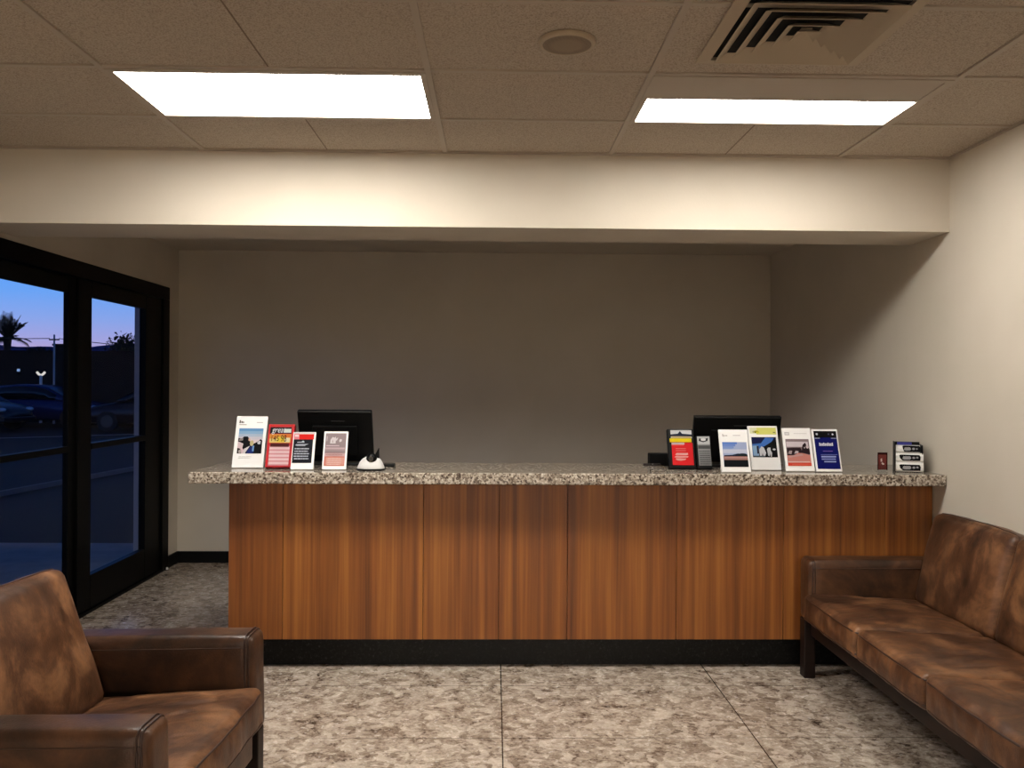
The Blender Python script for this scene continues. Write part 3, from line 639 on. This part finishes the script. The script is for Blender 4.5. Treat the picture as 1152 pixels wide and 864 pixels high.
# flat black cable reader to its right
o = link('card_reader', box(bmesh.new(), (-.045, -.03, 0), (.05, .03, .016), .005), M_BLKPL, None, False, (-.60, 4.83, CT)); tag(o, 'flat black reader lying behind the white scanner', 'card reader')
# black box left of the red and yellow leaflet
t = thing('receipt_printer', 'low black printer box left of the red and yellow leaflet', 'printer', (.955, 4.985, CT))
link('housing', box(bmesh.new(), (-.058, -.04, 0), (.058, .05, .068), .005), M_BLKMATTE, t); link('tray', box(bmesh.new(), (-.10, -.055, 0), (.0, -.0405, .014), .003), mat('dark_brown_plastic', srgb(26, 14, 12), .4), t)
link('tray_light', box(bmesh.new(), (-.050, -.0565, .010), (-.044, -.0551, .0125)), M_WHITE, t)

# ------------------------------------------------------------------ outside
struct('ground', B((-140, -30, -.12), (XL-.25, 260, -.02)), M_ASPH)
o = struct('pavement', B((-9.5, -4, -.0199), (XL-.25, 8.33, -.006)), M_CONC)
# outer pier of the entrance
struct('wall_outer', B((XL-.076, DY1-.006, -.1), (XL-.262, 9.2, 3.0)), mat('outer_pier_paint', srgb(150, 152, 160), .8))
# kerb and painted lines on the car park
def strip(name, label, cat, a, b, w, h, m, grp=None):
    a = Vector((a[0], a[1], 0)); b = Vector((b[0], b[1], 0)); d = (b-a).normalized(); s_ = Vector((-d.y, d.x, 0))*w/2
    bm = bmesh.new(); A = [bm.verts.new(p+Vector((0, 0, z))) for z in (-.0195, -.0195+h) for p in (a-s_, a+s_, b+s_, b-s_)]
    for f in ((0, 1, 2, 3), (4, 5, 6, 7), (0, 1, 5, 4), (1, 2, 6, 5), (2, 3, 7, 6), (3, 0, 4, 7)): bm.faces.new([A[i] for i in f])
    o = link(name, bm, m); return tag(o, label, cat, grp)
strip('kerb', 'low kerb crossing the car park just outside the door', 'kerb', (-6.9, 9.2), (-5.9, 19.5), .06, .07, mat('kerb_concrete', G(.10), .8))
strip('parking_line', 'painted parking line in front of the parked cars', 'line', (-13.8, 23.5), (-9.5, 26.8), .10, .004, M_LINE)
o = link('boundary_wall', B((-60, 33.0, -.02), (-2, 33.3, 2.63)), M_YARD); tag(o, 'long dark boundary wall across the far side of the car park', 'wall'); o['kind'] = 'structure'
bm = bmesh.new(); box(bm, (-60, 32.96, 2.63), (-2, 33.34, 2.70)); o = link('trim_6', bm, M_YARD); o['kind'] = 'structure'

def car(label, x, y, rz, paint, L=4.4, grp='parked cars outside'):
    t = thing('car', label, 'car', (x, y, 0), rz, grp); hw = .88
    # body stations along length: (x, zbot, ztop, halfwidth)
    st = [(-.50, .42, .62, .62), (-.49, .30, .80, .76), (-.44, .24, .92, .85), (-.30, .22, .96, .88), (0, .22, .95, .89), (.18, .22, .93, .88), (.30, .22, .88, .87), (.42, .24, .78, .83), (.48, .28, .66, .74), (.50, .36, .56, .60)]
    bm = bmesh.new(); rings = []
    for sx, zb, zt, w_ in st:
        X = sx*L; zm = (zb+zt)/2
        pts = [(-w_*.86, zb), (-w_, zb+.08), (-w_*1.01, zm), (-w_*.97, zt-.10), (-w_*.86, zt-.02), (-w_*.4, zt), (0, zt+.01), (w_*.4, zt), (w_*.86, zt-.02), (w_*.97, zt-.10), (w_*1.01, zm), (w_, zb+.08), (w_*.86, zb)]
        rings.append([bm.verts.new((X, a, z)) for a, z in pts])
    k = len(rings[0])
    for a, b in zip(rings, rings[1:]):
        for i in range(k): bm.faces.new((a[i], a[(i+1) % k], b[(i+1) % k], b[i]))
    bm.faces.new(rings[0]); bm.faces.new(rings[-1]); body = link('body', bm, paint, t, True)
    st = [(-.43, .93, .92, .70), (-.36, .93, 1.20, .66), (-.28, .93, 1.37, .62), (-.12, .93, 1.43, .61), (.02, .93, 1.41, .61), (.10, .93, 1.33, .63), (.19, .92, 1.14, .68), (.28, .89, .90, .72)]
    bm = bmesh.new(); rings = []
    for sx, zb, zt, w_ in st:
        X = sx*L; pts = [(-.80, zb), (-w_, max(zb, zt-.06)), (-w_*.85, zt), (0, zt+.015), (w_*.85, zt), (w_, max(zb, zt-.06)), (.80, zb)]
        rings.append([bm.verts.new((X, a, z)) for a, z in pts])
    k = 7
    for a, b in zip(rings, rings[1:]):
        for i in range(k):
            f = bm.faces.new((a[i], a[(i+1) % k], b[(i+1) % k], b[i])); f.material_index = 1 if i in (0, 5) and a is not rings[0] and b is not rings[-1] else 0
    bm.faces.new(rings[0]); bm.faces.new(rings[-1]); link('cabin', bm, [paint, M_CARGLASS], t, True)
    bm = bmesh.new(); ws = []
    for sx, z, w_ in ((.115, 1.30, .58), (.19, 1.13, .62), (.265, .93, .66)): ws.append([bm.verts.new((sx*L+.02, -w_, z+.012)), bm.verts.new((sx*L+.02, w_, z+.012))])
    for a, b in zip(ws, ws[1:]): bm.faces.new((a[0], a[1], b[1], b[0]))
    link('windscreen', bm, M_CARGLASS, t)
    for sx in (-.31, .31):
        for sy in (-1, 1):
            wh = link('wheel', cyl(bmesh.new(), (sx*L, sy*(hw-.08), .305), .315, .2, 'y', 28), M_TYRE, t)
            link('hubcap', cyl(bmesh.new(), (sx*L, sy*(hw+.025), .305), .19, .02, 'y', 20), M_CHROME if False else mat('wheel_rim', G(.05), .4, .6), wh)
    for sy in (-1, 1):
        bm = bmesh.new(); bmesh.ops.create_uvsphere(bm, u_segments=14, v_segments=8, radius=.13, matrix=Matrix.Translation((.468*L, sy*.62, .66)) @ Matrix.Diagonal((.9, 1.1, .55, 1))); link('headlight', bm, M_HEAD, t, True)
    link('bumper', box(bmesh.new(), (.47*L, -.74, .30), (.506*L, .74, .44), .03), M_CARDARK, t)
    return t
car('dark blue parked car seen side on through the left pane', -15.55, 30.2, radians(-4), M_CARBLUE, 4.5)
car('parked car nearest the glass, cut by the left edge of the picture', -16.72, 27.3, radians(-8), M_CARDARK, 4.2)
car('very dark parked car half hidden behind the right door stile', -10.65, 28.0, radians(184), M_CARDARK, 4.5)

# power pole with wires
t = thing('utility_pole', 'thin pale utility pole standing behind the parked cars', 'pole', (-16.22, 32.2, 0))
link('pole', cyl(bmesh.new(), (0, 0, 1.62), .038, 3.28, seg=12, r2=.032), M_POLE, t)
link('cross_arm', box(bmesh.new(), (-.18, -.03, 3.05), (.18, .03, 3.10)), M_BARK, t)
def wire(a, b, sag, label):
    P = [Vector(a).lerp(Vector(b), i/20)-Vector((0, 0, sag*4*(i/20)*(1-i/20))) for i in range(21)]
    tag(link('power_line', tube(bmesh.new(), P, .014, 5), M_BARK), label, 'cable', 'overhead wires')
wire((-45, 50, 5.6), (-16.39, 32.2, 3.117), .5, 'uppermost overhead wire running left from the utility pole'); wire((-16.05, 32.2, 3.117), (-4, 34, 2.9), .3, 'overhead wire running right from the utility pole')
wire((-46, 45, 3.6), (-10, 45, 3.25), .15, 'lowest overhead wire just above the dark roofs')
# small white forked standpipe by the wall; emission added to make its fork bright
t = thing('yard_standpipe', 'small white forked standpipe with an added glow before the dark boundary wall', 'lamp', (-16.75, 32.3, 0))  # a standpipe, not a lamp; the glow is added
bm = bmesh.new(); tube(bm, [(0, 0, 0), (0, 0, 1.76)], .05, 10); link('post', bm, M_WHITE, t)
bm = bmesh.new(); tube(bm, [(-.15, 0, 1.88), (-.08, 0, 1.80), (0, 0, 1.76), (.08, 0, 1.80), (.15, 0, 1.88)], .045, 8); link('glow_fork', bm, emit('warm_white_glow', (1, .93, .85, 1), .8), t)
t = thing('wall_glint', 'tiny bluish glint on the dark boundary wall under the palm', 'lamp', (-17.9, 32.93, 1.9))  # added glowing spot standing in for small bluish reflections, no lamp there
link('bracket', box(bmesh.new(), (-.03, 0, -.15), (.03, .06, .15)), M_BLKMATTE, t); link('glow_spot', cyl(bmesh.new(), (0, -.03, .05), .05, .10, seg=12), emit('cool_glint', (.35, .55, 1, 1), .6), t)  # bracket is added too, only there to carry the glow spot

# palm
t = thing('palm_tree', 'feathery palm silhouetted against the dusk sky', 'palm tree', (-33.4, 60, 0))
pts = [(0, 0, 0), (.05, 0, 1.5), (-.02, 0, 3), (0, 0, 4.4)]; link('trunk', tube(bmesh.new(), pts, [.22, .17, .17, .26], 12), M_BARK, t, True)
R = random.Random(4)
for i in range(38):
    az = 2*pi*i*.618+R.uniform(-.15, .15); el_ = radians(R.choice([82, 68, 54, 42, 30, 18, 6])); Lf = R.uniform(1.75, 2.15); bm = bmesh.new(); P = []
    d = Vector((cos(az)*cos(el_), sin(az)*cos(el_), sin(el_)))
    for j in range(9):
        s_ = j/8; P.append(Vector((0, 0, 4.4))+d*Lf*s_+Vector((0, 0, -.75*s_**2.2*cos(el_))))
    tube(bm, P, [.028*(1-.8*j/8) for j in range(9)], 5)
    for j in range(1, 9):
        for q in range(3):
            s_ = P[j-1].lerp(P[j], q/3); tdir = (P[j]-P[j-1]).normalized(); side = tdir.cross(Vector((0, 0, 1))); side.normalize()
            ln = .46*sin(pi*min(1, (j-1+q/3)/8*.85+.15))+.10
            for sg in (-1, 1):
                tip = s_+side*sg*ln*.75+tdir*ln*.65+Vector((0, 0, -.10*ln)); w_ = tdir*.016
                a = bm.verts.new(s_-w_); b = bm.verts.new(s_+w_); c2 = bm.verts.new(tip); e = bm.verts.new((s_+tip)/2+Vector((0, 0, .03))); bm.faces.new((a, b, c2)); bm.faces.new((a, c2, e))
    link('frond', bm, M_DARKLEAF, t)
# bushy trees beyond the wall
def bush(label, x, y, zc, rx, rz_, seed, n_=420, trunk=True, leaf_=.11):
    t = thing('tree', label, 'tree', (x, y, 0), 0, 'trees beyond the boundary wall'); R = random.Random(seed)
    link('trunk', tube(bmesh.new(), [(0, 0, 0), (.05, 0, zc*.5), (0, 0, zc)], [.14, .11, .07], 8), M_BARK, t)
    bm = bmesh.new()
    for i in range(n_):
        a, b = R.uniform(0, 2*pi), R.uniform(-.7, 1.4); r = (R.random()**.4)*(1+.25*sin(3*a+seed)+.15*sin(7*a))
        p = Vector((rx*r*cos(a)*cos(b), rx*r*sin(a)*cos(b), zc+rz_*r*sin(b)))
        q = [p+Vector([R.uniform(-leaf_, leaf_) for _ in range(3)]) for _ in range(4)]
        bm.faces.new([bm.verts.new(v) for v in q[:3]]); bm.faces.new([bm.verts.new(v) for v in q[1:]])
    link('foliage', bm, M_DARKLEAF, t)
bush('bushy dark tree over the wall behind the right pane', -15.25, 36, 2.8, .62, .62, 2, 1100, leaf_=.075)
bush('low dark bush on the skyline right of the palm', -20.8, 40, 2.75, .8, .28, 5, 300)
bush('small pointed bush on the skyline left of the utility pole', -20.2, 42.5, 2.9, .42, .42, 9, 260)
# far roofs and ridge
t = thing('house', 'low dark house roof with chimney beyond the wall', 'house', (-21.6, 47, 0))
link('wall', B((-2.6, -1.5, 0), (2.6, 1.5, 2.55)), M_YARD, t)
bm = bmesh.new(); prism(bm, [(-1.8, 2.55), (0, 3.18), (1.8, 2.55)], 'x', -2.8, 2.8); rf = link('roof', bm, M_YARD, t)
bm = bmesh.new(); box(bm, (-1.95, -.2, 2.8), (-1.6, .2, 3.45)); box(bm, (-2.05, -.28, 3.45), (-1.5, .28, 3.55)); link('chimney', bm, M_YARD, rf)
bm = bmesh.new(); R = random.Random(11); n_ = 160; front = []
prof = []
for i in range(n_+1):
    x = -520+i*5.2; h_ = 19+3.5*noise.noise(Vector((x*.012, 3, 0)))+2.0*noise.noise(Vector((x*.05, 9, 0))); prof.append((x, h_))
A = [bm.verts.new((x, 380, -1)) for x, h_ in prof]; Bv = [bm.verts.new((x, 400, h_)) for x, h_ in prof]; Cv = [bm.verts.new((x, 470, -1)) for x, h_ in prof]
for i in range(n_): bm.faces.new((A[i], A[i+1], Bv[i+1], Bv[i])); bm.faces.new((Bv[i], Bv[i+1], Cv[i+1], Cv[i]))
o = link('hills', bm, M_MOUNT, None, True); o['kind'] = 'structure'
